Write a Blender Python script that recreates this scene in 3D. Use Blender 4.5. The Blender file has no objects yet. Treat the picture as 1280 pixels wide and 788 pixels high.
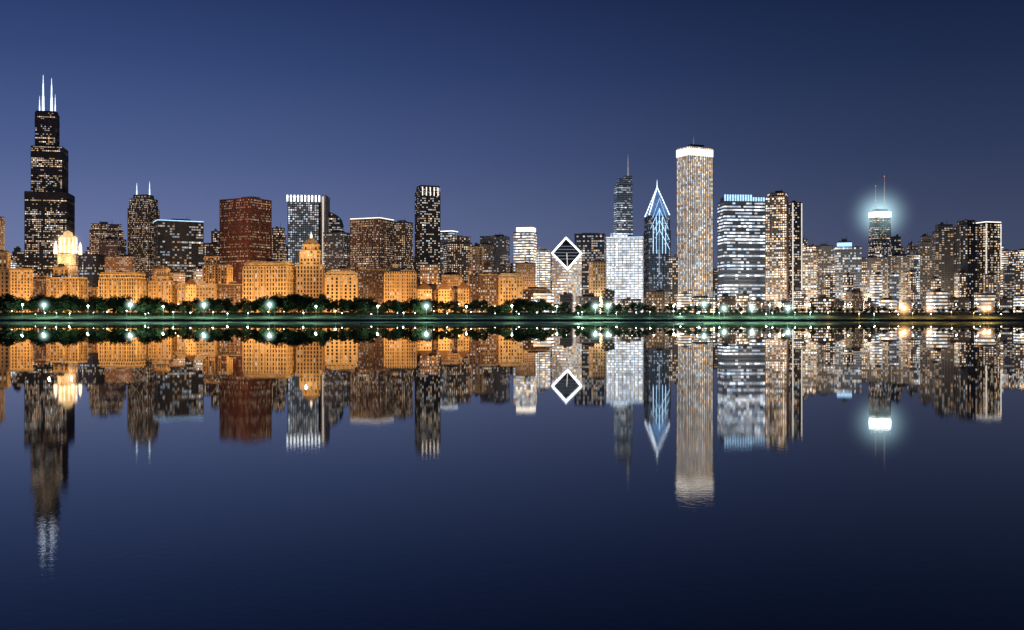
import bpy, math, random
from mathutils import Vector
random.seed(7)
R = random.Random(11)
S = bpy.context.scene
COL = S.collection
S.view_settings.view_transform = 'Standard'
S.view_settings.look = 'None'
S.view_settings.exposure = 0
F = 1244.4; HY = 396.5; H = 4.5; G = 11.0
def X(px, d): return (px-640)/F*d
def Z(py, d): return H+(HY-py)/F*d

# ------------------------------------------------ materials
def mth(nt, op, a, b=None, clamp=False):
    n = nt.nodes.new('ShaderNodeMath'); n.operation = op; n.use_clamp = clamp
    for i, v in enumerate((a, b)):
        if v is None: continue
        if isinstance(v, (int, float)): n.inputs[i].default_value = v
        else: nt.links.new(v, n.inputs[i])
    return n.outputs[0]
def newmat(name):
    m = bpy.data.materials.new(name); m.use_nodes = True
    nt = m.node_tree; b = nt.nodes['Principled BSDF']
    return m, nt, b
def solid(name, col, rough=.8, var=.25, scale=.15, metal=0):
    m, nt, b = newmat(name)
    tc = nt.nodes.new('ShaderNodeTexCoord'); no = nt.nodes.new('ShaderNodeTexNoise')
    no.inputs['Scale'].default_value = scale; no.inputs['Detail'].default_value = 4
    nt.links.new(tc.outputs['Object'], no.inputs['Vector'])
    cr = nt.nodes.new('ShaderNodeValToRGB')
    cr.color_ramp.elements[0].position = .3; cr.color_ramp.elements[1].position = .7
    cr.color_ramp.elements[0].color = [c*(1-var) for c in col]+[1]
    cr.color_ramp.elements[1].color = [min(1, c*(1+var)) for c in col]+[1]
    nt.links.new(no.outputs['Fac'], cr.inputs[0]); nt.links.new(cr.outputs[0], b.inputs['Base Color'])
    b.inputs['Roughness'].default_value = rough; b.inputs['Metallic'].default_value = metal
    return m
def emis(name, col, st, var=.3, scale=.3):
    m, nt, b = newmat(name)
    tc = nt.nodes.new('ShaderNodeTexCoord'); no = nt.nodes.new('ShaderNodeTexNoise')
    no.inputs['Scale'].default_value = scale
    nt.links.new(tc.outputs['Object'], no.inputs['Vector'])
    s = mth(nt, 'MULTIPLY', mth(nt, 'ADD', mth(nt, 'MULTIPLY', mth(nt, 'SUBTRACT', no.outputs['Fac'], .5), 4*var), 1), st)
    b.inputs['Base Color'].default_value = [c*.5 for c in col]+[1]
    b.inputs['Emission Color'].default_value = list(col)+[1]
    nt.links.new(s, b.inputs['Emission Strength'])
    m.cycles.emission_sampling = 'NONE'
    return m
CELL = {}
COOL = ((.80, .90, 1), (.62, .80, 1), (1, .95, .9), (.50, .72, 1))
def facade(name, wall, glass=(.02, .025, .035), wf=.6, hf=.55, lit=.4, st=1.0, warm=.6, bay=3.2, storey=4.2, fv=.4, cv=.6, rough=.75, groug=.15, glow=0.0, tint=None, bmin=.3, ov=0.0):
    m, nt, b = newmat(name); L = nt.links.new
    uv = nt.nodes.new('ShaderNodeUVMap'); sx = nt.nodes.new('ShaderNodeSeparateXYZ'); L(uv.outputs[0], sx.inputs[0])
    oi = nt.nodes.new('ShaderNodeObjectInfo'); seed = mth(nt, 'MULTIPLY', oi.outputs['Random'], 97.3)
    orand = mth(nt, 'FRACT', mth(nt, 'MULTIPLY', oi.outputs['Random'], 13.7))
    u, v = sx.outputs[0], sx.outputs[1]
    fu, fl = mth(nt, 'FLOOR', u), mth(nt, 'FLOOR', v)
    def wn(a, b_, c):
        cx = nt.nodes.new('ShaderNodeCombineXYZ')
        for i, q in enumerate((a, b_, c)):
            if isinstance(q, (int, float)): cx.inputs[i].default_value = q
            else: L(q, cx.inputs[i])
        n = nt.nodes.new('ShaderNodeTexWhiteNoise'); n.noise_dimensions = '3D'; L(cx.outputs[0], n.inputs['Vector'])
        sc = nt.nodes.new('ShaderNodeSeparateColor'); L(n.outputs['Color'], sc.inputs[0]); return n.outputs['Value'], sc.outputs, cx
    r1, rc, cx = wn(fu, fl, seed)
    rf, _, _ = wn(3.0, fl, seed)
    rv, _, _ = wn(fu, 7.0, seed)
    no = nt.nodes.new('ShaderNodeTexNoise'); no.inputs['Scale'].default_value = .16; no.inputs['Detail'].default_value = 1
    L(cx.outputs[0], no.inputs['Vector'])
    p = mth(nt, 'ADD', mth(nt, 'ADD', mth(nt, 'MULTIPLY', mth(nt, 'SUBTRACT', rf, .5), fv),
            mth(nt, 'MULTIPLY', mth(nt, 'SUBTRACT', no.outputs['Fac'], .5), 2*cv)), lit)
    p = mth(nt, 'ADD', p, mth(nt, 'MULTIPLY', mth(nt, 'SUBTRACT', rv, .5), .3))
    if ov: p = mth(nt, 'ADD', p, mth(nt, 'MULTIPLY', mth(nt, 'SUBTRACT', orand, .5), .5*ov))
    on = mth(nt, 'LESS_THAN', r1, p)
    mu = mth(nt, 'LESS_THAN', mth(nt, 'ABSOLUTE', mth(nt, 'SUBTRACT', mth(nt, 'FRACT', u), .5)), wf/2)
    mv = mth(nt, 'LESS_THAN', mth(nt, 'ABSOLUTE', mth(nt, 'SUBTRACT', mth(nt, 'FRACT', v), .5)), hf/2)
    w = mth(nt, 'MULTIPLY', mu, mv)
    br = mth(nt, 'ADD', mth(nt, 'MULTIPLY', mth(nt, 'POWER', rc[0], 2.5), 1.6), bmin)
    e = mth(nt, 'MULTIPLY', mth(nt, 'MULTIPLY', mth(nt, 'MULTIPLY', w, on), br), st)
    if ov: e = mth(nt, 'MULTIPLY', e, mth(nt, 'ADD', 1-.5*ov, mth(nt, 'MULTIPLY', orand, ov)))
    if glow: e = mth(nt, 'ADD', e, mth(nt, 'MULTIPLY', w, glow))  # even emission on all windows, put in to lift dark facades
    cr = nt.nodes.new('ShaderNodeValToRGB'); el = cr.color_ramp.elements
    tt = tint or ((1, .50, .19), (1, .72, .44), (1, .9, .78), (.62, .8, 1))
    el[0].position = 0; el[0].color = (*tt[0], 1)
    el[1].position = 1; el[1].color = (*tt[3], 1)
    a = el.new(max(.02, warm*.7)); a.color = (*tt[1], 1)
    a = el.new(min(.97, warm+.12)); a.color = (*tt[2], 1)
    L(rc[1], cr.inputs[0]); L(cr.outputs[0], b.inputs['Emission Color']); L(e, b.inputs['Emission Strength'])
    tc = nt.nodes.new('ShaderNodeTexCoord'); n2 = nt.nodes.new('ShaderNodeTexNoise'); n2.inputs['Scale'].default_value = .06; n2.inputs['Detail'].default_value = 5
    L(tc.outputs['Object'], n2.inputs['Vector'])
    wc = nt.nodes.new('ShaderNodeMix'); wc.data_type = 'RGBA'
    wc.inputs[6].default_value = [c*.55 for c in wall]+[1]; wc.inputs[7].default_value = [min(1, c*1.35) for c in wall]+[1]
    L(mth(nt, 'ADD', n2.outputs['Fac'], mth(nt, 'MULTIPLY', mth(nt, 'SUBTRACT', oi.outputs['Random'], .5), .8), True), wc.inputs[0])
    mx = nt.nodes.new('ShaderNodeMix'); mx.data_type = 'RGBA'
    L(w, mx.inputs[0]); L(wc.outputs[2], mx.inputs[6]); mx.inputs[7].default_value = list(glass)+[1]
    L(mx.outputs[2], b.inputs['Base Color'])
    L(mth(nt, 'SUBTRACT', rough, mth(nt, 'MULTIPLY', w, rough-groug)), b.inputs['Roughness'])
    m.cycles.emission_sampling = 'NONE'
    CELL[name] = (bay, storey)
    return m
MT = {}
def fac(name, **k): MT[name] = facade(name, **k)
fac('lit_sandstone', wall=(.60, .42, .21), wf=.42, hf=.6, lit=.2, st=2.0, warm=.75, bay=4.2, storey=5.0)
fac('golden_stone', wall=(.66, .49, .26), wf=.46, hf=.66, lit=.12, st=1.8, warm=.75, bay=5.0, storey=6.2)
fac('pale_limestone', wall=(.50, .42, .32), wf=.42, hf=.5, lit=.35, st=2.0, warm=.6, bay=4.0, storey=4.6)
fac('brown_granite', wall=(.26, .16, .105), wf=.6, hf=.52, lit=.55, st=1.3, warm=.75, cv=.5, bay=3.0, storey=3.9, glow=.035)
fac('tan_masonry', wall=(.32, .23, .16), wf=.5, hf=.5, lit=.48, st=1.7, warm=.65, bay=3.2, storey=4.0, glow=.02, ov=.6)
fac('red_steel', wall=(.28, .10, .06), glass=(.09, .03, .02), wf=.62, hf=.5, lit=.34, st=.8, warm=.9, storey=4.4, bay=3.4, glow=.035, fv=.9, cv=.6)
fac('black_aluminium', wall=(.022, .020, .020), wf=.86, hf=.5, lit=.47, st=1.4, warm=.65, bay=3.6, storey=4.1, fv=1.0, cv=.8, rough=.4, glow=.010)
fac('dark_glass', wall=(.035, .04, .05), wf=.85, hf=.6, lit=.32, st=1.3, warm=.35, rough=.35, fv=.8, glow=.014, ov=.4)
fac('sparse_dark', wall=(.045, .047, .053), wf=.7, hf=.5, lit=.38, st=1.9, warm=.5, bay=3.8, storey=4.0, cv=.5, rough=.4, glow=.01)
fac('dark_residential', wall=(.08, .072, .065), wf=.7, hf=.55, lit=.46, st=2.1, warm=.6, bay=3.8, storey=3.9, cv=.5, glow=.03, ov=.8)
fac('beige_residential', wall=(.30, .26, .22), wf=.68, hf=.55, lit=.56, st=2.0, warm=.55, bay=3.6, storey=4.0, cv=.5, glow=.06, ov=.9, fv=.6)
fac('bright_office', wall=(.42, .5, .62), glass=(.2, .26, .34), wf=.94, hf=.72, lit=1.0, st=1.0, warm=.3, bay=3.4, storey=4.6, cv=.5, glow=.45, tint=COOL, bmin=.35)
fac('blue_strip', wall=(.12, .14, .19), wf=.7, hf=.6, lit=.55, st=1.5, warm=.3, bay=4.0, storey=4.2, cv=.8, fv=.4, glow=.12, tint=((1, .85, .65), (.75, .87, 1), (1, .95, .9), (.50, .72, 1)))
fac('banded_office', wall=(.07, .085, .11), wf=1.1, hf=.48, lit=.6, st=1.8, warm=.25, bay=5, storey=5.6, fv=1.8, cv=.8, glow=.05, tint=((1, .9, .78), (.7, .84, 1), (.95, .96, 1), (.50, .72, 1)))
fac('white_pier_tower', wall=(.62, .57, .53), wf=.6, hf=.94, lit=.9, st=.75, warm=.36, bay=4.6, storey=4.4, fv=.2, cv=.3, glow=.36)
fac('white_striped', wall=(.5, .47, .44), wf=1.1, hf=.5, lit=.85, st=1.5, warm=.3, bay=4, storey=5.0, cv=.4, glow=.28, ov=.5)
fac('blue_glass', wall=(.05, .08, .15), glass=(.03, .06, .11), wf=.8, hf=.7, lit=.30, st=1.0, warm=.1, rough=.3, glow=.05, tint=COOL)
fac('silver_glass', wall=(.13, .16, .21), glass=(.06, .08, .12), wf=.9, hf=.5, lit=.42, st=1.0, warm=.2, rough=.3, bay=4, storey=4.6, fv=.9, glow=.07, tint=((1, .88, .7), (.75, .87, 1), (.9, .95, 1), (.55, .75, 1)))
fac('grey_office', wall=(.22, .225, .24), wf=.75, hf=.5, lit=.5, st=1.8, warm=.35, glow=.03, ov=.8, fv=.7)
fac('cool_office', wall=(.18, .20, .24), wf=.85, hf=.6, lit=.55, st=1.8, warm=.12, bay=3.6, glow=.06, ov=.7, fv=.7)
MT['roof'] = solid('roof_gravel', (.06, .055, .05), .9)
MT['stone_trim'] = solid('stone_trim', (.66, .49, .27), .8)
MT['dark_trim'] = solid('dark_trim', (.06, .055, .055), .6)
MT['red_trim'] = solid('red_trim', (.22, .07, .045), .6)
MT['brown_trim'] = solid('brown_trim', (.17, .11, .08), .7)
MT['pale_trim'] = solid('pale_trim', (.5, .48, .46), .7)
MT['copper'] = solid('roof_tile', (.26, .14, .075), .6)
MT['slate'] = solid('slate_roof', (.06, .06, .065), .6)
MT['steel'] = solid('painted_steel', (.3, .3, .32), .5, metal=.3)
MT['white_glow'] = emis('white_floodlit_metal', (.85, .93, 1), 2.4)
MT['edge_white'] = emis('bright_white_edge', (.9, .97, 1), 5, 0)
MT['dim_strip'] = emis('dim_roof_strip', (.7, .85, .95), .16, 0)
MT['soft_white'] = emis('soft_white_crown', (1, .9, .78), 1.7, .1)
MT['pale_edge'] = emis('pale_edge_light', (1, .93, .82), .8, .2)
MT['blue_glow'] = emis('blue_white_crown', (.42, .70, 1), 1.5)
MT['deep_blue'] = emis('blue_lit_panel', (.25, .5, 1), .24, .45, .08)
MT['cyan_glow'] = emis('cyan_white_crown', (.88, 1, .99), 10)
MT['warm_glow'] = emis('warm_emissive_stone', (1, .66, .32), .85, .4, .12)  # floodlight on the drum put in as the stone's own emission
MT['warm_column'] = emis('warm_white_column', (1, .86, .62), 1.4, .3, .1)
MT['antenna_white'] = emis('lit_white_mast', (.75, .87, 1), 1.5)
MT['antenna_dim'] = emis('dim_mast', (.65, .58, .6), .34)
MT['red_beacon'] = emis('red_beacon', (1, .25, .18), 1.2)

# ------------------------------------------------ mesh helpers
class M:
    def __init__(s, org=(0, 0, 0)): s.v = []; s.f = []; s.uv = []; s.mi = []; s.o = org; s.k = 0
    def quad(s, pts, mi=0, uv=None):
        b = len(s.v)
        for p in pts: s.v.append((p[0]-s.o[0], p[1]-s.o[1], p[2]-s.o[2]))
        s.f.append(tuple(range(b, b+len(pts)))); s.mi.append(mi)
        s.uv.append(uv or [(-.01, -.01)]*len(pts))
    def prism(s, bot, top, z0, z1, wmi=0, cmi=1, cell=(3.2, 4.2), cap=True):
        n = len(bot)
        for i in range(n):
            j = (i+1) % n
            L = math.dist(bot[i], bot[j]); nb = max(1, round(L/cell[0])); s.k += 1; o = s.k*60
            v0, v1 = (z0-G)/cell[1], (z1-G)/cell[1]
            s.quad([(*bot[i], z0), (*bot[j], z0), (*top[j], z1), (*top[i], z1)], wmi, [(o, v0), (o+nb, v0), (o+nb, v1), (o, v1)])
        if cap: s.quad([(*p, z1) for p in top], cmi)
    def box(s, c, sx, sy, z0, z1, mi=0, ang=0):
        ca, sa = math.cos(ang), math.sin(ang)
        P = [(c[0]+x*ca-y*sa, c[1]+x*sa+y*ca) for x, y in ((-sx/2, -sy/2), (sx/2, -sy/2), (sx/2, sy/2), (-sx/2, sy/2))]
        s.prism(P, P, z0, z1, mi, mi); s.quad([(*p, z0) for p in reversed(P)], mi)
    def cyl(s, c, r0, r1, z0, z1, n=10, mi=0):
        a = [(c[0]+r0*math.cos(t*2*math.pi/n), c[1]+r0*math.sin(t*2*math.pi/n)) for t in range(n)]
        b = [(c[0]+r1*math.cos(t*2*math.pi/n), c[1]+r1*math.sin(t*2*math.pi/n)) for t in range(n)]
        s.prism(a, b, z0, z1, mi, mi)
    def obj(s, name, mats, parent=None):
        me = bpy.data.meshes.new(name); me.from_pydata(s.v, [], s.f)
        l = me.uv_layers.new(name='UVMap'); fl = []
        for q in s.uv:
            for t in q: fl += [t[0], t[1]]
        l.data.foreach_set('uv', fl)
        for m in mats: me.materials.append(m)
        me.polygons.foreach_set('material_index', s.mi)
        o = bpy.data.objects.new(name, me); COL.objects.link(o)
        if parent: o.parent = parent
        return o
def root(name, loc, label, cat, group=None):
    e = bpy.data.objects.new(name, None); e.location = loc; COL.objects.link(e); e.empty_display_size = 5
    e['label'] = label; e['category'] = cat
    if group: e['group'] = group
    return e
def fit(x0, x1, d, rot=0, asp=.8, shape='rect'):
    if shape == 'rect': base = [(-.5, -.5*asp), (.5, -.5*asp), (.5, .5*asp), (-.5, .5*asp)]
    elif shape == 'oct':
        c = .22; base = [(-.5+c, -.5), (.5-c, -.5), (.5, -.5+c), (.5, .5-c), (.5-c, .5), (-.5+c, .5), (-.5, .5-c), (-.5, -.5+c)]
        base = [(x, y*asp) for x, y in base]
    ca, sa = math.cos(rot), math.sin(rot)
    base = [(x*ca-y*sa, x*sa+y*ca) for x, y in base]
    s = (x1-x0)/F*d; cx = X((x0+x1)/2, d)
    for _ in range(8):
        P = [(cx+s*x, d+s*y) for x, y in base]
        pr = [640+F*x/y for x, y in P]; lo, hi = min(pr), max(pr)
        s *= (x1-x0)/(hi-lo); cx += ((x0+x1)/2-(lo+hi)/2)/F*d
    return [(cx+s*x, d+s*y) for x, y in base]
def cen(P): return (sum(p[0] for p in P)/len(P), sum(p[1] for p in P)/len(P))
def grow(P, m):
    c = cen(P); out = []
    for p in P:
        L = math.dist(p, c); k = (L+m*1.41)/L; out.append((c[0]+(p[0]-c[0])*k, c[1]+(p[1]-c[1])*k))
    return out
def scl(P, k):
    c = cen(P); return [(c[0]+(p[0]-c[0])*k, c[1]+(p[1]-c[1])*k) for p in P]
def ring(P, m, z0, z1, mat, name, r, org):
    g = M(org); Q = grow(P, m); g.prism(Q, Q, z0, z1, 0, 0, cap=False)
    n = len(P); I = grow(P, -m)
    for i in range(n):
        j = (i+1) % n
        g.quad([(*Q[i], z1), (*Q[j], z1), (*I[j], z1), (*I[i], z1)]); g.quad([(*Q[j], z0), (*Q[i], z0), (*P[i], z0), (*P[j], z0)])
        g.quad([(*I[j], z1), (*I[i], z1), (*I[i], z0), (*I[j], z0)])
    return g.obj(name, [mat], r)
def ribs(g, P, z0, z1, cell, w, proud, mi):
    n = len(P)
    for i in range(n):
        a, b = P[i], P[(i+1) % n]; L = math.dist(a, b); nb = max(1, round(L/cell)); ang = math.atan2(b[1]-a[1], b[0]-a[0])
        nx, ny = math.sin(ang), -math.cos(ang)
        for k in range(0, nb+1):
            t = k/nb; g.box((a[0]+(b[0]-a[0])*t+nx*proud*.4, a[1]+(b[1]-a[1])*t+ny*proud*.4), w, proud, z0, z1, mi, ang)

def B(name, label, tiers, d, mat, rot=None, asp=.8, cat='building', shape='rect', plant=True, cornice=None, ant=(), band=None, pyr=None, rib=None, trim='dark_trim', edge=None, vary=0, corner=None):
    if rot is None: rot = math.radians(R.choice([-24, -14, -9, 10, 16, 22]))
    else: rot = math.radians(rot)
    t0 = tiers[0]; P0 = fit(t0[0], t0[1], d, rot, asp, shape); c = cen(P0); org = (c[0], c[1], G)
    r = root(name, org, label, cat); cell = CELL[mat]
    if vary: cell = (cell[0]*R.uniform(1-vary*.6, 1+vary), cell[1]*R.uniform(1-vary*.5, 1+vary*.5))
    g = M(org); z = G; Ps = []
    for t in tiers:
        P = fit(t[0], t[1], d, rot, asp, shape); z1 = Z(t[2], d); g.prism(P, P, z, z1, 0, 1, cell); Ps.append((P, z, z1)); z = z1
    if rib:
        for (P_, a, b_) in Ps: ribs(g, P_, a, b_-.6, cell[0]*rib, .9, .8, 2)
    if cornice:
        for (P_, a, b_) in Ps: ribs(g, P_, a, b_-3.4, cell[0]*2, 1.1, 1.3, 2)
    g.obj('wall', [MT[mat], MT['roof'], MT[cornice if cornice else trim]], r)
    P, za, zb = Ps[-1]
    for (P_, a, b_) in Ps:
        if not pyr or P_ is not P: ring(P_, .35, b_-.5, b_+1.1, MT[trim], 'parapet', r, org)
    if cornice:
        ring(P, 1.9, zb-3.2, zb-1.0, MT[cornice], 'cornice', r, org)
        if zb-za > 14: ring(P, 1.5, za+(zb-za)*.72, za+(zb-za)*.72+1.3, MT[cornice], 'string_course', r, org)
        if za < G+1: ring(P, 1.5, G+(zb-G)*.3, G+(zb-G)*.3+1.4, MT[cornice], 'string_course', r, org)
    if corner:
        for p in P[:3]:
            q = M(org); q.box((p[0], p[1]-.3), 1.5, 1.5, G+6, zb-1, 0, rot); q.obj('corner_light_strip', [MT[corner]], r)
    if plant and not pyr:
        W = math.dist(P[0], P[1]); cc = cen(P)
        for k in range(R.choice([1, 2, 2, 3])):
            w = W*R.uniform(.15, .42); h = R.uniform(2.5, 6.5)
            q = M(org); q.box((cc[0]+W*R.uniform(-.24, .24), cc[1]+W*R.uniform(-.15, .15)), w, w*.7, zb, zb+h, 0, rot); q.obj('roof_plant_room', [MT[R.choice(['dark_trim', 'brown_trim', 'pale_trim'])]], r)
        if R.random() < .5:
            q = M(org); q.cyl((cc[0]+W*.2, cc[1]), .5, .2, zb, zb+R.uniform(9, 16), 6); q.obj('mast', [MT['steel']], r)
    if band:
        z0, z1_, bm = band; ring(P, .9, Z(z0, d), Z(z1_, d), MT[bm], 'lit_crown', r, org)
    if edge: ring(P, .5, zb+1.2, zb+2.6, MT[edge], 'roof_edge_light', r, org)
    if pyr:
        yt, pm = pyr; Q = scl(P, .04); q = M(org); q.prism(grow(P, .5), Q, zb, Z(yt, d), 0, 0); q.obj('pyramid_roof', [MT[pm]], r)
    for (px, yt, r0, am) in ant:
        cc = (X(px, d), d); q = M(org); zt = Z(yt, d)
        q.cyl(cc, r0, r0*.8, zb, zb+(zt-zb)*.45, 8); q.cyl(cc, r0*.6, r0*.45, zb+(zt-zb)*.45, zb+(zt-zb)*.8, 8); q.cyl(cc, r0*.3, r0*.15, zb+(zt-zb)*.8, zt, 6)
        q.obj('antenna', [MT[am]], r)
    return r, org, Ps
def flood(r, loc, en, col, size=1.5):
    l = bpy.data.lights.new('crown_floodlight', 'POINT'); l.energy = en; l.color = col; l.shadow_soft_size = size
    o = bpy.data.objects.new('crown_floodlight', l); o.location = loc; o.parent = r; COL.objects.link(o)

# ------------------------------------------------ landmark towers
d = 2140
r, org, Ps = B('office_tower', 'tallest black stepped tower with twin lit white antennas', [(31, 93, 243), (39, 85, 186), (44, 74, 143)], d, 'black_aluminium', rot=12, asp=.9, cat='skyscraper', plant=False,
    rib=1, ant=[(54, 94, 3.0, 'antenna_white'), (64.5, 98, 3.0, 'antenna_white'), (49.5, 120, 1.6, 'antenna_white'), (69, 118, 1.6, 'antenna_white')])
q = M(org); q.box((X(59, d), d), 40, 20, Z(143, d), Z(140, d), 0, .2); q.obj('roof_plant_room', [MT['dark_trim']], r)
for y0 in (158, 200, 250): ring(Ps[{158: 2, 200: 1, 250: 0}[y0]][0], .9, Z(y0, d), Z(y0-7, d), MT['dark_trim'], 'louvre_band', r, org)

# floodlit drum crown
d = 1980
r, org, Ps = B('office_tower', 'granite tower topped by a glowing white drum crown', [(68, 101, 333), (72, 98, 318)], d, 'tan_masonry', rot=10, asp=1, cat='skyscraper', plant=False, shape='oct')
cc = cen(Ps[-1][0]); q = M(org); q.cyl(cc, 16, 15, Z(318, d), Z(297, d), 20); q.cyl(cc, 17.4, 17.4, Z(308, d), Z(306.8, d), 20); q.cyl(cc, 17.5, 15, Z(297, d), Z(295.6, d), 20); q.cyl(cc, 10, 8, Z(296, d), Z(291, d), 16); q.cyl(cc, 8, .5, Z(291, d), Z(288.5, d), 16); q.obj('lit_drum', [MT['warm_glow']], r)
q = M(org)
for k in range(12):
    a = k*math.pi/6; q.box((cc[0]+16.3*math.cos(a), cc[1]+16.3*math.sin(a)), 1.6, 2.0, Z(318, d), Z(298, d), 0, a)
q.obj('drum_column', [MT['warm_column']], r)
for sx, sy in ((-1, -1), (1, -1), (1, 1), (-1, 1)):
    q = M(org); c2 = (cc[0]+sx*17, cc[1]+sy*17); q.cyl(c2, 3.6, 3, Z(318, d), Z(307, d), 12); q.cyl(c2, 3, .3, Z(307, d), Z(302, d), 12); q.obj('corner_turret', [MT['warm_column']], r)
for sx in (-1, 1): flood(r, (sx*22, -32, Z(326, d)-G), 150000, (1, .65, .32))

B('office_tower', 'brown granite tower with two thin lit spires', [(160, 199, 262), (162, 197, 250), (167, 192, 245)], 2080, 'brown_granite', rot=-14, cat='skyscraper', rib=2, plant=False, trim='brown_trim',
  ant=[(171, 229, 1.6, 'antenna_white'), (187, 227, 1.6, 'antenna_white')])
B('office_tower', 'deep red steel office tower with warm window rows', [(275, 339, 251)], 1830, 'red_steel', rot=-30, asp=.75, cat='skyscraper', rib=1, plant=True, trim='red_trim')
r, org, Ps = B('office_tower', 'blue-white glass tower with lit crown and pale side slab', [(360, 400, 247)], 1900, 'blue_strip', rot=8, cat='skyscraper', plant=False, rib=2)
q = M(org); P = grow(Ps[0][0], .9); a, b = P[0], P[1]
for k in range(10):
    t = k/9; q.box((a[0]+(b[0]-a[0])*t, a[1]+(b[1]-a[1])*t), 2.8, 1.2, Z(254, 1900), Z(246, 1900))
q.obj('crown_light', [MT['white_glow']], r)
q = M(org); q.box((X(400, 1900), 1906), 6, 46, G, Z(250, 1900), 0, 0); q.obj('dark_recess', [MT['dark_trim']], r)
q = M(org); q.box((X(405.5, 1900), 1910), 9, 46, G, Z(245, 1900), 0, 0); q.obj('side_slab', [MT['pale_trim']], r)
q = M(org); q.box((X(405.5, 1900), 1886.5), 2.2, 1, G+10, Z(247, 1900), 0, 0); q.obj('corner_light_strip', [MT['pale_edge']], r)
r, org, Ps = B('office_tower', 'dark slender residential tower with white lit top fins', [(519, 550, 241), (521, 549, 234)], 1800, 'sparse_dark', rot=22, cat='skyscraper', rib=2, plant=False)
q = M(org); P = grow(Ps[-1][0], .9)
for i in (0, 1):
    a, b = P[i], P[(i+1) % 4]
    for k in range(5):
        t = (k+.5)/5; q.box((a[0]+(b[0]-a[0])*t, a[1]+(b[1]-a[1])*t), 1.5, 1.5, Z(246, 1800), Z(235.5, 1800))
q.obj('crown_light', [MT['soft_white']], r)
B('office_tower', 'pale tower with bright lit crown and beige windows', [(642, 671, 292), (646, 669, 285)], 1800, 'white_striped', rot=-16, cat='skyscraper', band=(290, 285, 'soft_white'), plant=False)

# curved roof tower
d = 1930; r, org, Ps = B('office_tower', 'dark glass tower with curved sloping roof', [(409, 430, 284)], d, 'dark_glass', rot=0, cat='skyscraper', plant=False)
P = Ps[0][0]; q = M(org); z0 = Z(284, d); zt_ = Z(266, d); n = 8; xa, xb = P[0][0], P[1][0]; ya, yb = P[0][1], P[2][1]
prof = [(xa+(xb-xa)*k/n, z0+(zt_-z0)*math.sqrt(max(0, 1-(k/n)**2))) for k in range(n+1)]
for yy, rev in ((ya, 0), (yb, 1)):
    pts = [(x, yy, z) for x, z in prof]+[(xa, yy, z0)]
    pts = pts if rev else pts[::-1]
    q.quad(pts, 1, [((p[0]-xa)/3.4+60, (p[2]-G)/4.2) for p in pts])
for k in range(n): q.quad([(prof[k][0], ya, prof[k][1]), (prof[k+1][0], ya, prof[k+1][1]), (prof[k+1][0], yb, prof[k+1][1]), (prof[k][0], yb, prof[k][1])])
q.quad([(xa, ya, z0), (xa, ya, zt_), (xa, yb, zt_), (xa, yb, z0)])
q.obj('curved_roof', [MT['dark_trim'], MT['dark_glass']], r)

# diamond-roofed tower
d = 1740; Pd = fit(690, 727, d, math.radians(45), 1); c = cen(Pd); org = (c[0], c[1], G)
r = root('office_tower', org, 'white striped tower with slanted diamond roof outlined in lights', 'skyscraper')
ys = [p[1] for p in Pd]; lo, hi = min(ys), max(ys)
def zt(p): return Z(338, d)+(Z(296, d)-Z(338, d))*(p[1]-lo)/(hi-lo)
g = M(org); cell = CELL['white_striped']
for i in range(4):
    a, b = Pd[i], Pd[(i+1) % 4]; nb = round(math.dist(a, b)/cell[0]); o = (i+1)*60
    g.quad([(*a, G), (*b, G), (*b, zt(b)), (*a, zt(a))], 0, [(o, 0), (o+nb, 0), (o+nb, (zt(b)-G)/cell[1]), (o, (zt(a)-G)/cell[1])])
g.obj('wall', [MT['white_striped']], r)
q = M(org); q.quad([(*p, zt(p)) for p in Pd]); q.obj('diamond_roof', [MT['slate']], r)
def diamond(k0, k1, off, name, mat):
    q = M(org); A = scl(Pd, k0); Bq = scl(Pd, k1)
    for i in range(4):
        j = (i+1) % 4
        q.quad([(A[i][0], A[i][1], zt(A[i])+off), (A[j][0], A[j][1], zt(A[j])+off), (Bq[j][0], Bq[j][1], zt(Bq[j])+off), (Bq[i][0], Bq[i][1], zt(Bq[i])+off)])
    q.obj(name, [MT[mat]], r)
diamond(1.05, .92, .5, 'roof_edge_light', 'edge_white')
q = M(org); cx_ = c[0]; hw0 = (max(p[0] for p in Pd)-min(p[0] for p in Pd))/2
y0, y1 = lo+(hi-lo)*.05, lo+(hi-lo)*.5
q.quad([(cx_-.7, y0, zt((0, y0))+.7), (cx_+.7, y0, zt((0, y0))+.7), (cx_+.7, y1, zt((0, y1))+.7), (cx_-.7, y1, zt((0, y1))+.7)]); q.obj('roof_split_light', [MT['pale_edge']], r)
for t0 in (.3, .4, .5, .6, .7):
    q = M(org); ya_, yb_ = lo+(hi-lo)*t0, lo+(hi-lo)*(t0+.03); wd = (1-abs(t0-.5)*2)*.8*hw0
    q.quad([(cx_-wd, ya_, zt((0, ya_))+.6), (cx_+wd, ya_, zt((0, ya_))+.6), (cx_+wd, yb_, zt((0, yb_))+.6), (cx_-wd, yb_, zt((0, yb_))+.6)]); q.obj('roof_light_strip', [MT['dim_strip']], r)

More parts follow.
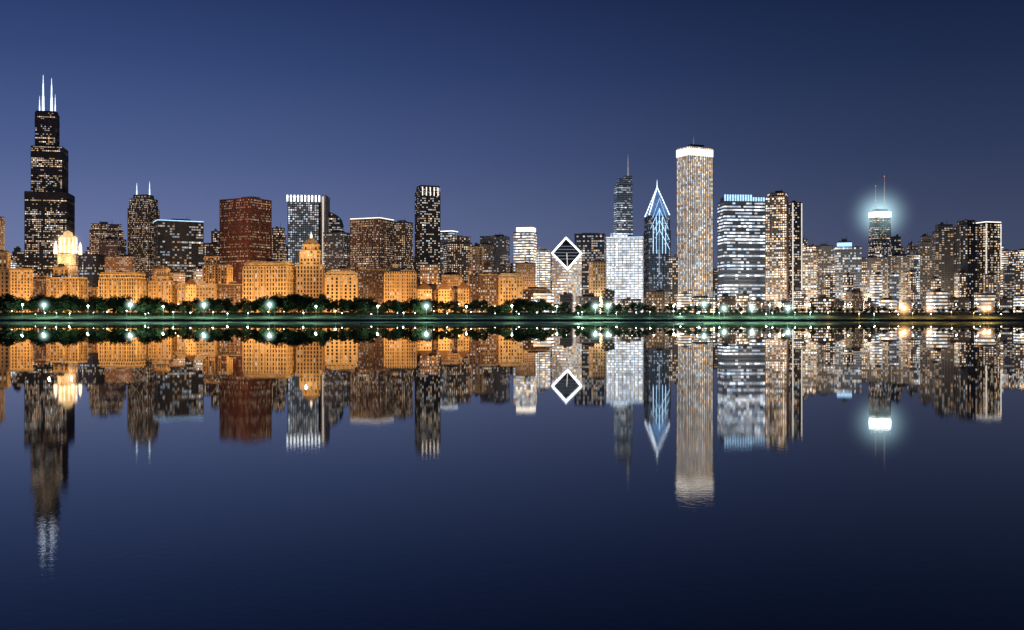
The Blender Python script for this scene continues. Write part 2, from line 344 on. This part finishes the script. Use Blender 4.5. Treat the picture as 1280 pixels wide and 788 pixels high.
r, org, Ps = B('office_tower', 'brightly lit blue-white office slab with rooftop box', [(758, 804, 299)], 1760, 'bright_office', rot=-9, asp=.5, cat='skyscraper', plant=False, rib=2, trim='pale_trim', edge='blue_glow')
q = M(org); q.box((X(774, 1760), 1765), 28, 18, Z(299, 1760), Z(292, 1760)); q.obj('roof_plant_room', [MT['bright_office']], r)
B('office_tower', 'slim silver glass tower with needle spire', [(767, 791, 262), (767.5, 790.5, 233), (770, 790.5, 225), (780, 790, 221)], 2100, 'silver_glass', rot=10, asp=.7, cat='skyscraper', plant=False, ant=[(785, 193, 1.9, 'antenna_dim')])
d = 1850
r, org, Ps = B('office_tower', 'dark tower with blue-lit chevron crown and spire', [(805, 838, 290), (806, 837, 272)], d, 'blue_glass', rot=4, asp=1, cat='skyscraper', plant=False, rib=2)
P = Ps[-1][0]; cc = cen(P); za = Z(272, d); zp = Z(236, d)
q = M(org)
for k, (s0, s1, z0, z1) in enumerate([(1, .76, za, za+12), (.74, .44, za+12, za+28), (.42, .05, za+28, zp)]):
    q.prism(scl(P, s0), scl(P, s1), z0, z1, 0, 0)
q.obj('crown', [MT['deep_blue']], r)
for k, (zb_, hh, ww) in enumerate([(za-62, 36, 1.0), (za-44, 36, .95), (za-24, 36, .86), (za-4, 36, .66)]):
    q = M(org); a, b = P[0], P[1]; m = ((a[0]+b[0])/2, (a[1]+b[1])/2); off = -1.8
    for s in (-1, 1):
        e0 = (m[0]+(b[0]-a[0])/2*ww*s, m[1]+off); e1 = (m[0], m[1]+off)
        q.quad([(e0[0], e0[1], zb_), (e1[0], e1[1], zb_+hh), (e1[0], e1[1], zb_+hh+2.2), (e0[0], e0[1], zb_+2.2)])
    q.obj('chevron_light', [MT['blue_glow']], r)
a, b = P[0], P[1]
for t in (.2, .35, .5, .65, .8):
    q = M(org); q.box((a[0]+(b[0]-a[0])*t, a[1]+(b[1]-a[1])*t-1.2), 1.4, 1.0, Z(345, d) if t == .5 else Z(318, d), Z(262+abs(t-.5)*70, d)); q.obj('facade_light_strip', [MT['blue_glow']], r)
for s in (0, 1, 2, 3):
    q = M(org); p = P[s]; n = 10
    for k in range(n):
        t0, t1 = k/n, (k+.8)/n
        f = lambda t: (p[0]+(cc[0]-p[0])*t, p[1]+(cc[1]-p[1])*t, za+(zp-za)*t)
        A, Bq = f(t0), f(t1); q.quad([(A[0]-.9, A[1]-.8, A[2]+2.5), (A[0]+.9, A[1]-.8, A[2]+2.5), (Bq[0]+.9, Bq[1]-.8, Bq[2]+2.5), (Bq[0]-.9, Bq[1]-.8, Bq[2]+2.5)])
    q.obj('crown_edge_light', [MT['white_glow']], r)
q = M(org); q.cyl(cc, 1.5, .3, zp-4, Z(225, d), 8); q.obj('spire', [MT['antenna_white']], r)

r, org, Ps = B('office_tower', 'tall white stone tower with bright lit top band', [(846, 891, 186)], 1980, 'white_pier_tower', rot=28, asp=.62, cat='skyscraper', plant=False, rib=1, trim='pale_trim', band=(197, 188, 'soft_white'), ant=[(867, 171, .9, 'antenna_dim')])
q = M(org); c = cen(Ps[0][0]); q.box(c, 30, 20, Z(186, 1980), Z(182, 1980), 0, .4); q.obj('roof_plant_room', [MT['dark_trim']], r)

r, org, Ps = B('office_tower', 'broad banded glass office tower with blue lit roof fins', [(897, 957, 254)], 1720, 'banded_office', rot=6, asp=.5, cat='skyscraper', plant=False)
q = M(org); P = Ps[0][0]; a, b = P[0], P[1]
for k in range(16):
    t = (k+.5)/16; q.box((a[0]+(b[0]-a[0])*t, a[1]+(b[1]-a[1])*t+3), 2.6, 1.2, Z(253, 1720), Z(245 if k < 11 else 248, 1720))
q.obj('roof_fin', [MT['blue_glow']], r)
q = M(org); q.box((cen(P)[0], cen(P)[1]+4), 66, 24, Z(254, 1720), Z(247, 1720)); q.obj('roof_plant_room', [MT['dark_trim']], r)
B('apartment_tower', 'dark beige apartment tower with lit balcony columns', [(957, 985, 247), (960, 984, 243)], 1700, 'beige_residential', rot=-20, cat='skyscraper', rib=2, trim='brown_trim', corner='pale_edge')
B('apartment_tower', 'near black slab apartment tower', [(986, 1002, 254)], 1730, 'sparse_dark', rot=14, cat='skyscraper', rib=3, corner='pale_edge')

# tapered tower with glowing crown
d = 2300; c = (X(1100, d), d); org = (c[0], c[1], G)
r = root('office_tower', org, 'tapered black tower with glowing white crown and two masts', 'skyscraper')
g = M(org); b0 = fit(1081, 1119, d, .2, .7); t0 = fit(1087, 1113, d, .2, .7)
g.prism(b0, t0, G, Z(272, d), 0, 1, CELL['black_aluminium']); g.obj('wall', [MT['black_aluminium'], MT['roof']], r)
q = M(org); zz0 = Z(360, d); zz1 = Z(276, d); n = 4
for k in range(n):
    for s in (0, 1):
        def pt(t, side):
            za = zz0+(zz1-zz0)*t; u = (za-G)/(zz1-G); a = [b0[i][0]*(1-u)+t0[i][0]*u for i in (0, 1)]; y = [b0[i][1]*(1-u)+t0[i][1]*u for i in (0, 1)]
            return (a[side], y[side]-1, za)
        A = pt(k/n, s); Bq = pt((k+1)/n, 1-s); q.quad([(A[0]-1, A[1], A[2]), (A[0]+1, A[1], A[2]), (Bq[0]+1, Bq[1], Bq[2]), (Bq[0]-1, Bq[1], Bq[2])])
q.obj('cross_brace', [MT['steel']], r)
q = M(org); P = grow(t0, 1.0); q.prism(P, P, Z(271.5, d), Z(266, d), 0, 0); q.obj('lit_crown', [MT['cyan_glow']], r)
q = M(org); q.prism(scl(t0, .8), scl(t0, .75), Z(266, d), Z(262, d), 0, 0); q.obj('roof_plant_room', [MT['dark_trim']], r)
for px, yt in ((1094.5, 233), (1105.5, 221)):
    q = M(org); cc = (X(px, d), d); z0 = Z(262, d); z1 = Z(yt, d); q.cyl(cc, 1.7, 1.4, z0, z0+(z1-z0)*.4, 8); q.cyl(cc, 1, .8, z0+(z1-z0)*.4, z0+(z1-z0)*.75, 8); q.cyl(cc, .6, .4, z0+(z1-z0)*.75, z1, 6); q.obj('antenna', [MT['antenna_dim']], r)
    q = M(org); q.cyl(cc, 1.0, 1.0, z1, z1+1.6, 8); q.obj('beacon', [MT['red_beacon']], r)

# glowing haze painted round very bright lights with soft emissive spheres
def bloom_mat(name, col, dens):
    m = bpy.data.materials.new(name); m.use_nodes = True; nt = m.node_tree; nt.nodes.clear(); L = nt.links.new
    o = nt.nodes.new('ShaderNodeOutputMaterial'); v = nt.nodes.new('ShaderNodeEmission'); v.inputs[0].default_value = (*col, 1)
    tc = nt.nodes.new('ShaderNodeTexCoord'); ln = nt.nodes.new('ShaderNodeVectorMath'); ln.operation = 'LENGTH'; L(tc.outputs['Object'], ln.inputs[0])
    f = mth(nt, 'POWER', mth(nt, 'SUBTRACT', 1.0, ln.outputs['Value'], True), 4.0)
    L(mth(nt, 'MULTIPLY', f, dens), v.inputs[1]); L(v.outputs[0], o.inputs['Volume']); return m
def bloom(loc, rad, mat, nm='painted_bloom'):
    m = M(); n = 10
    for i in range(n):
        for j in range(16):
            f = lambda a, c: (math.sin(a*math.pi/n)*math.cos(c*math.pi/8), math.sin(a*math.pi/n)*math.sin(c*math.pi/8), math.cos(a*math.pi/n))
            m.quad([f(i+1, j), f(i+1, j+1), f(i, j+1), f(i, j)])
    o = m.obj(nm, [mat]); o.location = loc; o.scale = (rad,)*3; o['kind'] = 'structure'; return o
bloom((X(1100, d), d, Z(268.5, d)), 100, bloom_mat('cyan_painted_bloom', (.55, .88, .95), .034))
bloom((X(84, 1980), 1975, Z(306, 1980)), 50, bloom_mat('warm_painted_bloom', (1, .65, .35), .024))

# ------------------------------------------------ other towers
T = [
 ([(-12, 6, 272)], 1900, 'brown_granite', 'brown brick tower with warm lit windows'),
 ([(112, 154, 290), (114, 152, 282)], 2000, 'brown_granite', 'brown office tower with stepped top'),
 ([(124, 158, 300)], 1880, 'tan_masonry', 'tan masonry tower beside the brown tower'),
 ([(98, 132, 320)], 1760, 'dark_glass', 'low dark glass office block'),
 ([(131, 180, 322)], 1740, 'brown_granite', 'dark brown office block behind the street wall'),
 ([(192, 254, 279)], 1790, 'dark_glass', 'wide dark blue glass tower with blue lit roof edge'),
 ([(254, 276, 305), (264, 275, 290)], 1900, 'tan_masonry', 'tan masonry tower with narrow setback'),
 ([(338, 358, 295), (340, 356, 286)], 1950, 'brown_granite', 'narrow brown tower with stepped crown'),
 ([(404, 438, 292)], 1840, 'grey_office', 'grey office tower with mixed lit windows'),
 ([(438, 492, 276)], 1800, 'brown_granite', 'broad brown office tower with lit roof sign'),
 ([(486, 516, 279)], 1850, 'brown_granite', 'brown office tower joined to a broader block'),
 ([(548, 572, 291)], 1960, 'cool_office', 'grey glass tower with white lit top'),
 ([(554, 590, 305), (560, 588, 297)], 1820, 'tan_masonry', 'tan stepped masonry tower with dark crown'),
 ([(598, 616, 306)], 1900, 'pale_limestone', 'pale limestone tower with small windows'),
 ([(600, 637, 297)], 1960, 'grey_office', 'grey flat-topped office tower'),
 ([(670, 688, 314)], 1800, 'white_striped', 'white striped narrow office tower'),
 ([(718, 757, 294)], 1880, 'dark_glass', 'dark glass tower behind the diamond roof'),
 ([(736, 757, 328)], 1660, 'lit_sandstone', 'orange lit stone tower beside bright slab'),
 ([(836, 848, 322)], 1800, 'dark_residential', 'narrow dark apartment tower'),
 ([(791, 808, 335)], 1900, 'blue_glass', 'low blue glass block'),
 ([(1001, 1010, 300)], 1850, 'grey_office', 'slim grey tower with lit windows'),
 ([(1003, 1022, 316), (1008, 1020, 309)], 1700, 'beige_residential', 'beige apartment tower with warm windows'),
 ([(1020, 1041, 308)], 1720, 'beige_residential', 'pale apartment tower dense with lit windows'),
 ([(1042, 1077, 310), (1047, 1064, 303)], 1680, 'cool_office', 'grey tower with cyan lit top'),
 ([(1077, 1110, 323)], 1670, 'beige_residential', 'broad beige apartment block full of lit windows'),
 ([(1108, 1142, 321)], 1690, 'beige_residential', 'beige apartment slab full of lit windows'),
 ([(1112, 1126, 297)], 2200, 'dark_glass', 'dark tower behind the apartment block'),
 ([(1130, 1150, 318), (1134, 1147, 312)], 1740, 'cool_office', 'grey mid-rise tower with setback top'),
 ([(1147, 1168, 303), (1151, 1164, 296)], 1760, 'beige_residential', 'beige tower with stepped top'),
 ([(1165, 1195, 290), (1169, 1191, 282)], 1680, 'dark_residential', 'dark apartment tower with speckled lit windows'),
 ([(1193, 1223, 283), (1197, 1219, 277)], 1650, 'sparse_dark', 'dark apartment tower with cut corners'),
 ([(1220, 1251, 280)], 1670, 'dark_residential', 'tall dark apartment tower with lit corner windows'),
 ([(1261, 1292, 314)], 1760, 'beige_residential', 'beige apartment tower beside the dark towers'),
 ([(1250, 1284, 338)], 1640, 'beige_residential', 'low tan apartment block with flat roof'),
]
ex = {'wide dark blue glass tower with blue lit roof edge': dict(edge='blue_glow', rot=28, asp=.6, rib=3), 'broad brown office tower with lit roof sign': dict(rib=2, trim='brown_trim', edge='soft_white'),
      'grey glass tower with white lit top': dict(edge='white_glow'), 'grey tower with cyan lit top': dict(band=(309, 304, 'blue_glow')),
      'white striped narrow office tower': dict(rib=2, trim='pale_trim'), 'tall dark apartment tower with lit corner windows': dict(rib=2, trim='brown_trim', edge='soft_white', corner='pale_edge'),
      'dark apartment tower with cut corners': dict(shape='oct', asp=1, rib=2)}
for tiers, d, m, lab in T:
    nm = 'apartment_tower' if 'apartment' in lab else 'office_tower'
    B(nm, lab, tiers, d, m, cat='skyscraper', vary=.3, **ex.get(lab, {}))

# ------------------------------------------------ street wall of floodlit masonry
W = [
 ([(-18, 15, 338), (-18, 12, 316)], 1590, 'golden_stone', 'golden floodlit stone hotel with setback top'),
 ([(14, 40, 337)], 1560, 'lit_sandstone', 'orange floodlit stone block'),
 ([(41, 62, 350), (45, 60, 346)], 1600, 'tan_masonry', 'low tan stone block set back'),
 ([(63, 109, 348), (68, 84, 334)], 1560, 'lit_sandstone', 'warm stone block with raised attic'),
 ([(110, 124, 360)], 1600, 'brown_granite', 'small brown building between stone blocks'),
 ([(124, 182, 348), (126, 180, 342)], 1555, 'golden_stone', 'long golden floodlit stone building with arcade'),
 ([(186, 221, 352), (191, 216, 346), (196, 211, 336)], 1570, 'lit_sandstone', 'orange stone building with stepped lit attic'),
 ([(223, 272, 355)], 1575, 'pale_limestone', 'low pale stone building'),
 ([(254, 290, 331), (257, 274, 320)], 1660, 'lit_sandstone', 'warm stone building with corner tower'),
 ([(274, 303, 356)], 1590, 'tan_masonry', 'narrow tan building with dark roof'),
 ([(304, 369, 334), (307, 366, 329)], 1570, 'golden_stone', 'massive golden floodlit stone block'),
 ([(407, 446, 345), (410, 443, 340)], 1560, 'golden_stone', 'golden stone building with dark roof'),
 ([(448, 480, 338)], 1590, 'tan_masonry', 'tan masonry building with warm windows'),
 ([(481, 520, 340), (484, 500, 335)], 1565, 'lit_sandstone', 'sandstone block with regular windows'),
 ([(522, 545, 356)], 1595, 'tan_masonry', 'low tan row building'),
 ([(543, 566, 364)], 1560, 'lit_sandstone', 'low warm stone building'),
 ([(566, 588, 359)], 1580, 'tan_masonry', 'low tan building with dark windows'),
 ([(586, 608, 345), (590, 603, 308)], 1650, 'pale_limestone', 'pale stone building with slender tower'),
 ([(598, 622, 344)], 1580, 'tan_masonry', 'warm stone office block'),
 ([(624, 653, 348), (626, 648, 343)], 1560, 'lit_sandstone', 'orange masonry block facing the park'),
 ([(654, 688, 362)], 1620, 'tan_masonry', 'low tan block beside diamond tower'),
]
for tiers, d, m, lab in W:
    dk = R.random() < .5 and m != 'golden_stone'
    B('masonry_building', lab, tiers, d, m, rot=R.choice([-9, 5, 11, -12]), asp=.45, cornice='stone_trim' if m != 'tan_masonry' else 'copper', trim='dark_trim' if dk else 'stone_trim', vary=.35)
r, org, Ps = B('masonry_building', 'orange stone tower with beehive crown', [(371, 405, 332), (375, 401, 314), (380, 398, 305)], 1580, 'golden_stone', rot=5, asp=.6, cornice='stone_trim', trim='stone_trim', pyr=(296, 'stone_trim'))
q = M(org); cc = cen(Ps[-1][0]); q.cyl(cc, 2.2, 1.8, Z(298, 1580), Z(294, 1580), 8); q.cyl(cc, 1.8, .2, Z(294, 1580), Z(291, 1580), 8); q.obj('lantern', [MT['warm_column']], r)
flood(r, (0, -34, Z(318, 1580)-G), 30000, (1, .58, .22), 1)
for px0, px1, yt, e_ in ((522, 540, 352, 362), (548, 562, 349, 362), (572, 586, 351, 361), (232, 246, 347, 356)):
    B('gabled_building', 'small stone building with pointed tile roof', [(px0, px1, e_)], 1545, 'lit_sandstone', rot=3, asp=.6, pyr=(yt, 'copper'))

# blocks behind, among and in front of the towers
mats_l = ['tan_masonry', 'brown_granite', 'pale_limestone', 'tan_masonry', 'grey_office', 'dark_glass']
mats_r = ['beige_residential', 'grey_office', 'dark_residential', 'cool_office', 'dark_glass', 'white_striped', 'beige_residential', 'tan_masonry', 'sparse_dark']
desc = {'tan_masonry': 'tan masonry', 'brown_granite': 'brown granite', 'pale_limestone': 'pale limestone', 'lit_sandstone': 'warm sandstone', 'grey_office': 'grey office', 'dark_glass': 'dark glass', 'beige_residential': 'beige apartment', 'dark_residential': 'dark apartment', 'cool_office': 'cool lit office', 'white_striped': 'white striped office', 'sparse_dark': 'dark sparsely lit'}
x = -14
while x < 1285:
    w = R.uniform(14, 26) if x < 1000 else R.uniform(9, 17)
    if x < 700: m = R.choice(mats_l); y = R.uniform(312, 338)
    elif x < 1000: m = R.choice(mats_r); y = R.uniform(325, 350)
    else: m = R.choice(mats_r); y = R.uniform(306, 332)
    B('city_block', desc[m]+' block seen between taller towers', [(x, x+w, y), (x+2, x+w*.6, y-R.uniform(2, 6))], R.uniform(2150, 2250), m, vary=.4)
    x += w*.8
x = 190
while x < 1285:
    w = R.uniform(14, 30); m = R.choice(mats_l if x < 700 else mats_r)
    if x > 1000: w = R.uniform(10, 18)
    if not (270 < x+w and x < 340 or 676 < x+w and x < 1000): B('city_block', desc[m]+' mid-rise block among the towers', [(x, x+w, R.uniform(330, 350))], R.uniform(1605, 1640) if x > 1000 else R.uniform(1660, 1700), m, vary=.4)
    x += w*R.uniform(.9, 1.5)
    if x > 1000: x += R.uniform(2, 22)
x = 640
while x < 1285:
    w = R.uniform(14, 32); m = R.choice(mats_r)
    B('city_block', desc[m]+' low block facing the lakefront park', [(x, x+w, R.uniform(364, 378))], R.uniform(1550, 1580), m, vary=.4)
    x += w*R.uniform(.9, 1.4)

# ------------------------------------------------ ground, lawn, water
def sheet(name, prof, x0, x1, mat, nx=1):
    v = []; f = []
    for (y, z) in prof:
        for i in range(nx+1): v.append((x0+(x1-x0)*i/nx, y, z))
    for a in range(len(prof)-1):
        for i in range(nx): b = a*(nx+1)+i; f.append((b, b+1, b+nx+2, b+nx+1))
    me = bpy.data.meshes.new(name); me.from_pydata(v, [], f); me.materials.append(mat)
    o = bpy.data.objects.new(name, me); o['kind'] = 'structure'; COL.objects.link(o); return o
grass = solid('park_grass', (.06, .10, .045), .9, .6, .04)
asph = solid('city_asphalt', (.05, .05, .05), .85)
conc = solid('lake_concrete', (.36, .34, .31), .8, .3, .2)
sheet('ground', [(1395, G), (1700, G), (14000, G)], -9000, 9000, asph)
sheet('lawn', [(1312, 1.7), (1330, 3.2), (1360, 6.5), (1380, 9), (1398, G+.05)], -9000, 9000, grass, 40)
sheet('promenade', [(1300.5, 1.62), (1312.5, 1.72)], -9000, 9000, solid('dark_promenade', (.14, .135, .13), .8, .4, .1))
sheet('avenue', [(1455, G+.02), (1485, G+.02)], -9000, 9000, solid('avenue_asphalt', (.045, .045, .048), .7))
q = M((0, 1300, 0))
q.quad([(-9000, 1300, -2), (9000, 1300, -2), (9000, 1300, 1.6), (-9000, 1300, 1.6)]); q.quad([(-9000, 1300, 1.6), (9000, 1300, 1.6), (9000, 1301.2, 1.6), (-9000, 1301.2, 1.6)]); q.quad([(-9000, 1298, .5), (9000, 1298, .5), (9000, 1300, .5), (-9000, 1300, .5)]); q.quad([(-9000, 1298, -2), (9000, 1298, -2), (9000, 1298, .5), (-9000, 1298, .5)])
o = q.obj('seawall', [solid('dark_seawall', (.10, .095, .09), .8, .5, .3)]); o.location = (0, 1300, 0); o['label'] = 'low stepped concrete seawall along the lake edge'; o['category'] = 'seawall'
q = M((X(665, 1335), 1335, 3))
q.box((X(665, 1335), 1335), X(880, 1335)-X(450, 1335), .8, 2.5, 5.4); q.box((X(665, 1335), 1335), X(880, 1335)-X(450, 1335)+.6, 1.2, 5.4, 5.7)
o = q.obj('promenade_standin', [conc]); o.location = (X(665, 1335), 1335, 3); o['label'] = 'long pale upright strip added on the bank in place of the lit promenade'; o['category'] = 'wall'  # added upright strip giving the pale line of the lit promenade

wm, nt, b = newmat('lake_water'); L = nt.links.new
b.inputs['Base Color'].default_value = (.003, .005, .024, 1); b.inputs['Roughness'].default_value = .004; b.inputs['IOR'].default_value = 1.55
geo = nt.nodes.new('ShaderNodeNewGeometry')
sp = nt.nodes.new('ShaderNodeSeparateXYZ'); L(geo.outputs['Position'], sp.inputs[0])
n1 = nt.nodes.new('ShaderNodeTexNoise'); n1.inputs['Scale'].default_value = 4.0; n1.inputs['Detail'].default_value = 4; n1.inputs['Roughness'].default_value = .6; L(geo.outputs['Position'], n1.inputs['Vector'])
# wind ripples die out towards the sheltered far shore
calm = mth(nt, 'POWER', mth(nt, 'MINIMUM', mth(nt, 'DIVIDE', 24.0, mth(nt, 'MAXIMUM', sp.outputs[1], 1.0)), 1.0), 2.0)
hsum = mth(nt, 'MULTIPLY', mth(nt, 'MULTIPLY', n1.outputs['Fac'], .0017), calm)
bp = nt.nodes.new('ShaderNodeBump'); bp.inputs['Strength'].default_value = 1; bp.inputs['Distance'].default_value = 1
L(hsum, bp.inputs['Height']); L(bp.outputs[0], b.inputs['Normal'])
sheet('lake_water', [(-400, 0), (14000, 0)], -9000, 9000, wm)

# ------------------------------------------------ trees
leaf, nt, b = newmat('leaf_foliage'); L = nt.links.new
oi = nt.nodes.new('ShaderNodeObjectInfo'); tc = nt.nodes.new('ShaderNodeTexCoord'); no = nt.nodes.new('ShaderNodeTexNoise'); no.inputs['Scale'].default_value = .35
L(tc.outputs['Object'], no.inputs['Vector']); cr = nt.nodes.new('ShaderNodeValToRGB'); cr.color_ramp.elements[0].position = .35; cr.color_ramp.elements[1].position = .68
cr.color_ramp.elements[0].color = (.015, .034, .012, 1); cr.color_ramp.elements[1].color = (.07, .11, .03, 1)
L(mth(nt, 'ADD', no.outputs['Fac'], mth(nt, 'MULTIPLY', mth(nt, 'SUBTRACT', oi.outputs['Random'], .5), .25)), cr.inputs[0]); L(cr.outputs[0], b.inputs['Base Color']); b.inputs['Roughness'].default_value = .7
bark = solid('bark', (.06, .045, .035), .9)
def treemesh(seed):
    q = random.Random(seed); t = M()
    t.cyl((0, 0), .45, .3, 0, 5, 7); t.cyl((0, 0), .3, .14, 5, 11, 6)
    for k in range(6):
        a = q.uniform(0, 6.28); h = q.uniform(3.5, 8); l = q.uniform(3, 5); w = .14
        e = (l*math.cos(a), l*math.sin(a), h+q.uniform(2.5, 5)); s0 = (0, 0, h)
        for dx, dy in ((w, 0), (0, w)):
            t.quad([(s0[0]-dx, s0[1]-dy, s0[2]), (s0[0]+dx, s0[1]+dy, s0[2]), (e[0]+dx*.3, e[1]+dy*.3, e[2]), (e[0]-dx*.3, e[1]-dy*.3, e[2])])
    tr = t.obj('trunk', [bark])
    c = M(); lobes = []
    for k in range(15):
        a = q.uniform(0, 6.28); rr = q.uniform(1, 5.6); lobes.append((rr*math.cos(a), rr*math.sin(a), q.uniform(4.2, 14.5)-rr*.25, q.uniform(1.7, 3.2)))
    lobes.append((0, 0, 14.3, 2.8)); lobes.append((0, 0, 9, 4)); lobes.append((0, 0, 6, 3.5))
    for (lx, ly, lz, lr) in lobes:
        for k in range(70):
            v = Vector((q.gauss(0, 1), q.gauss(0, 1), q.gauss(0, 1))).normalized()*lr*q.uniform(.55, 1.12)
            p = Vector((lx, ly, lz+v.z*.8)); p.x += v.x; p.y += v.y
            n = Vector((q.gauss(0, 1), q.gauss(0, 1), q.gauss(0, 1))).normalized(); u = n.orthogonal().normalized(); w = n.cross(u); s = q.uniform(.4, .85)
            c.quad([tuple(p+u*s), tuple(p+w*s*.7), tuple(p-u*s), tuple(p-w*s*.7)])
    co = c.obj('crown', [leaf]); return tr, co
TM = [treemesh(s) for s in range(5)]
used = [False]*5
def ground_z(y):
    pr = [(1312, 1.7), (1330, 3.2), (1360, 6.5), (1380, 9), (1398, G)]
    if y >= 1398: return G
    for (a, za), (b_, zb) in zip(pr, pr[1:]):
        if a <= y <= b_: return za+(zb-za)*(y-a)/(b_-a)
    return 1.7
def tree(px, dd, ytop):
    z0 = ground_z(dd); h = Z(ytop, dd)-z0; s = max(.35, h/16.8); i = R.randrange(5)
    e = root('park_tree', (X(px, dd), dd, z0-.1), 'leafy dark green tree in the lakefront park', 'tree', 'trees along the lakefront park')
    k = R.uniform(.95, 1.45)
    e.scale = (s*k, s*k, s); e.rotation_euler = (0, 0, R.uniform(0, 6.28))
    for o in TM[i]:
        if not used[i]: c = o
        else: c = o.copy(); COL.objects.link(c)
        c.parent = e
    used[i] = True
def top(px):
    for a, b_, y in ((-30, 100, 366), (100, 190, 370), (190, 330, 372), (330, 430, 367), (430, 545, 369), (545, 600, 375), (600, 700, 373), (700, 820, 377), (820, 940, 379), (940, 1010, 383), (1010, 1300, 383)):
        if a <= px < b_: return y
    return 378
x = -14
while x < 1292:
    tree(x, R.uniform(1405, 1445), top(x)+R.choice([-1, 0, 2, 3, 5, 8])); x += R.uniform(5.5, 10)
x = -10
while x < 1290:
    tree(x, R.uniform(1352, 1388), top(x)+R.uniform(7, 13)); x += R.uniform(6, 17)

# ------------------------------------------------ lamps
def bulb(rad):
    m = M(); n = 8
    for i in range(n):
        for j in range(12):
            f = lambda a, c: (rad*math.sin(a*math.pi/n)*math.cos(c*math.pi/6), rad*math.sin(a*math.pi/n)*math.sin(c*math.pi/6), rad*math.cos(a*math.pi/n))
            m.quad([f(i+1, j), f(i+1, j+1), f(i, j+1), f(i, j)])
    return m
wl = emis('lamp_cool', (.82, 1, .95), 14, 0); ol = emis('lamp_warm', (1, .62, .28), 14, 0)
bloom_c = bloom_mat('cool_lamp_bloom', (.6, 1, .9), .32); bloom_w = bloom_mat('warm_lamp_bloom', (1, .5, .2), .45)  # emissive halos painted round the lamp globes
lights = {}
def lamp(px, dd, h, warm, power, rad, grp, white=False):
    z0 = ground_z(dd); lab = ('tall street lamp with warm orange head on the avenue, or lamp added among the towers' if warm else 'park lamp with cool white globe on the grassy bank')
    e = root('street_lamp', (X(px, dd), dd, z0), lab, 'street lamp', grp)
    key = (h, warm, rad)
    if key not in lights:
        q = M(); q.cyl((0, 0), .35, .35, 0, .8, 8); q.cyl((0, 0), .16, .09, .8, h, 8); p = q.obj('pole', [MT['steel']], e)
        q = M(); q.cyl((0, 0), .3, .5, h-.15, h+.1, 8); c = q.obj('lamp_collar', [MT['steel']], e)
        q = bulb(rad); b_ = q.obj('lamp_globe', [ol if warm else wl], e); b_.location = (0, 0, h+rad+.05)
        lights[key] = (p, c, b_)
    else:
        for o in lights[key]:
            c = o.copy(); c.parent = e; COL.objects.link(c)
    if power:
        l = bpy.data.lights.new('lamp_light', 'POINT'); l.energy = power; l.color = (1, .82, .62) if white else ((1, .54, .19) if warm else (.6, 1, .83)); l.shadow_soft_size = .4
        o = bpy.data.objects.new('lamp_light', l); o.location = (0, -1.2-rad, h-.5); o.parent = e; COL.objects.link(o)
big = [28, 55, 110, 163, 204, 255, 337, 395, 472, 533, 583, 640, 696, 744, 760, 842, 880, 962, 1012]
for px in big:
    dd = R.uniform(1332, 1350); hh = R.choice([13.0, 15.0]); bg_ = px in (55, 163, 255, 337, 533, 744, 760, 880)
    lamp(px, dd, hh, False, 26000 if bg_ else 13000, 1.9 if bg_ else 1.2, 'park lamps along the bank')
    if bg_: bloom((X(px, dd), dd, ground_z(dd)+hh+1.9), 12, bloom_c)
x = 12
while x < 1280:
    lamp(x+R.uniform(-6, 6), R.uniform(1318, 1348), R.choice([5.0, 6.0, 7.5]), x > 1030 and R.random() < .6, 4000 if R.random() < .5 else 0, R.choice([.4, .6]), 'park lamps along the bank'); x += R.uniform(7, 32)
for px in (905, 940, 985, 1130, 1162, 1230, 1236):
    lamp(px, 1340, 10.0, px > 1000, 12000, 2.0, 'park lamps along the bank'); bloom((X(px, 1340), 1340, ground_z(1340)+12), 12 if px != 1130 else 17, bloom_w if px > 1000 else bloom_c)
x = -20
while x < 1300:
    lamp(x, 1478, 12.0, True, R.choice([15000, 45000, 90000]) if x < 680 else 16000, .5, 'street lamps along the avenue', x > 680); x += 27
x = -12
while x < 660:
    lamp(x+R.uniform(-5, 5), 1516, 9.0, True, R.choice([10000, 25000, 60000]), .5, 'street lamps along the avenue'); x += 19
x = -10
while x < 1300:
    lamp(x+R.uniform(-8, 8), R.choice([1648, 1652]), 14.0, True, 200000 if x < 700 else 150000, .5, 'added lamps among the towers that lift the facades', x > 680); x += 42  # strong lamps added behind the street wall to brighten the towers

# ------------------------------------------------ world
w = bpy.data.worlds.new('World'); S.world = w; w.use_nodes = True; nt = w.node_tree; L = nt.links.new
bg = nt.nodes['Background']; tc = nt.nodes.new('ShaderNodeTexCoord'); sx = nt.nodes.new('ShaderNodeSeparateXYZ'); L(tc.outputs['Generated'], sx.inputs[0])
cr = nt.nodes.new('ShaderNodeValToRGB'); e = cr.color_ramp.elements
st = [(0, (.14, .16, .27)), (.08, (.10, .13, .255)), (.155, (.055, .084, .20)), (.24, (.026, .048, .14)), (.31, (.014, .028, .094)), (1, (.004, .008, .035))]
e[0].position = 0; e[0].color = (*st[0][1], 1); e[1].position = 1; e[1].color = (*st[-1][1], 1)
for p, c in st[1:-1]: a = e.new(p); a.color = (*c, 1)
L(mth(nt, 'ABSOLUTE', sx.outputs[2]), cr.inputs[0])
mr = nt.nodes.new('ShaderNodeMapRange'); mr.interpolation_type = 'SMOOTHSTEP'; mr.inputs[1].default_value = -.45; mr.inputs[2].default_value = .5; mr.inputs[3].default_value = 1.35; mr.inputs[4].default_value = .5
L(sx.outputs[0], mr.inputs[0]); L(cr.outputs[0], bg.inputs[0]); L(mr.outputs[0], bg.inputs[1])

cam = bpy.data.cameras.new('camera'); co = bpy.data.objects.new('camera', cam); COL.objects.link(co); S.camera = co
co.location = (0, 0, H); co.rotation_euler = (math.radians(90), 0, 0); cam.lens = 35; cam.sensor_width = 36; cam.shift_y = 2.5/1280; cam.clip_end = 30000; cam.clip_start = .5
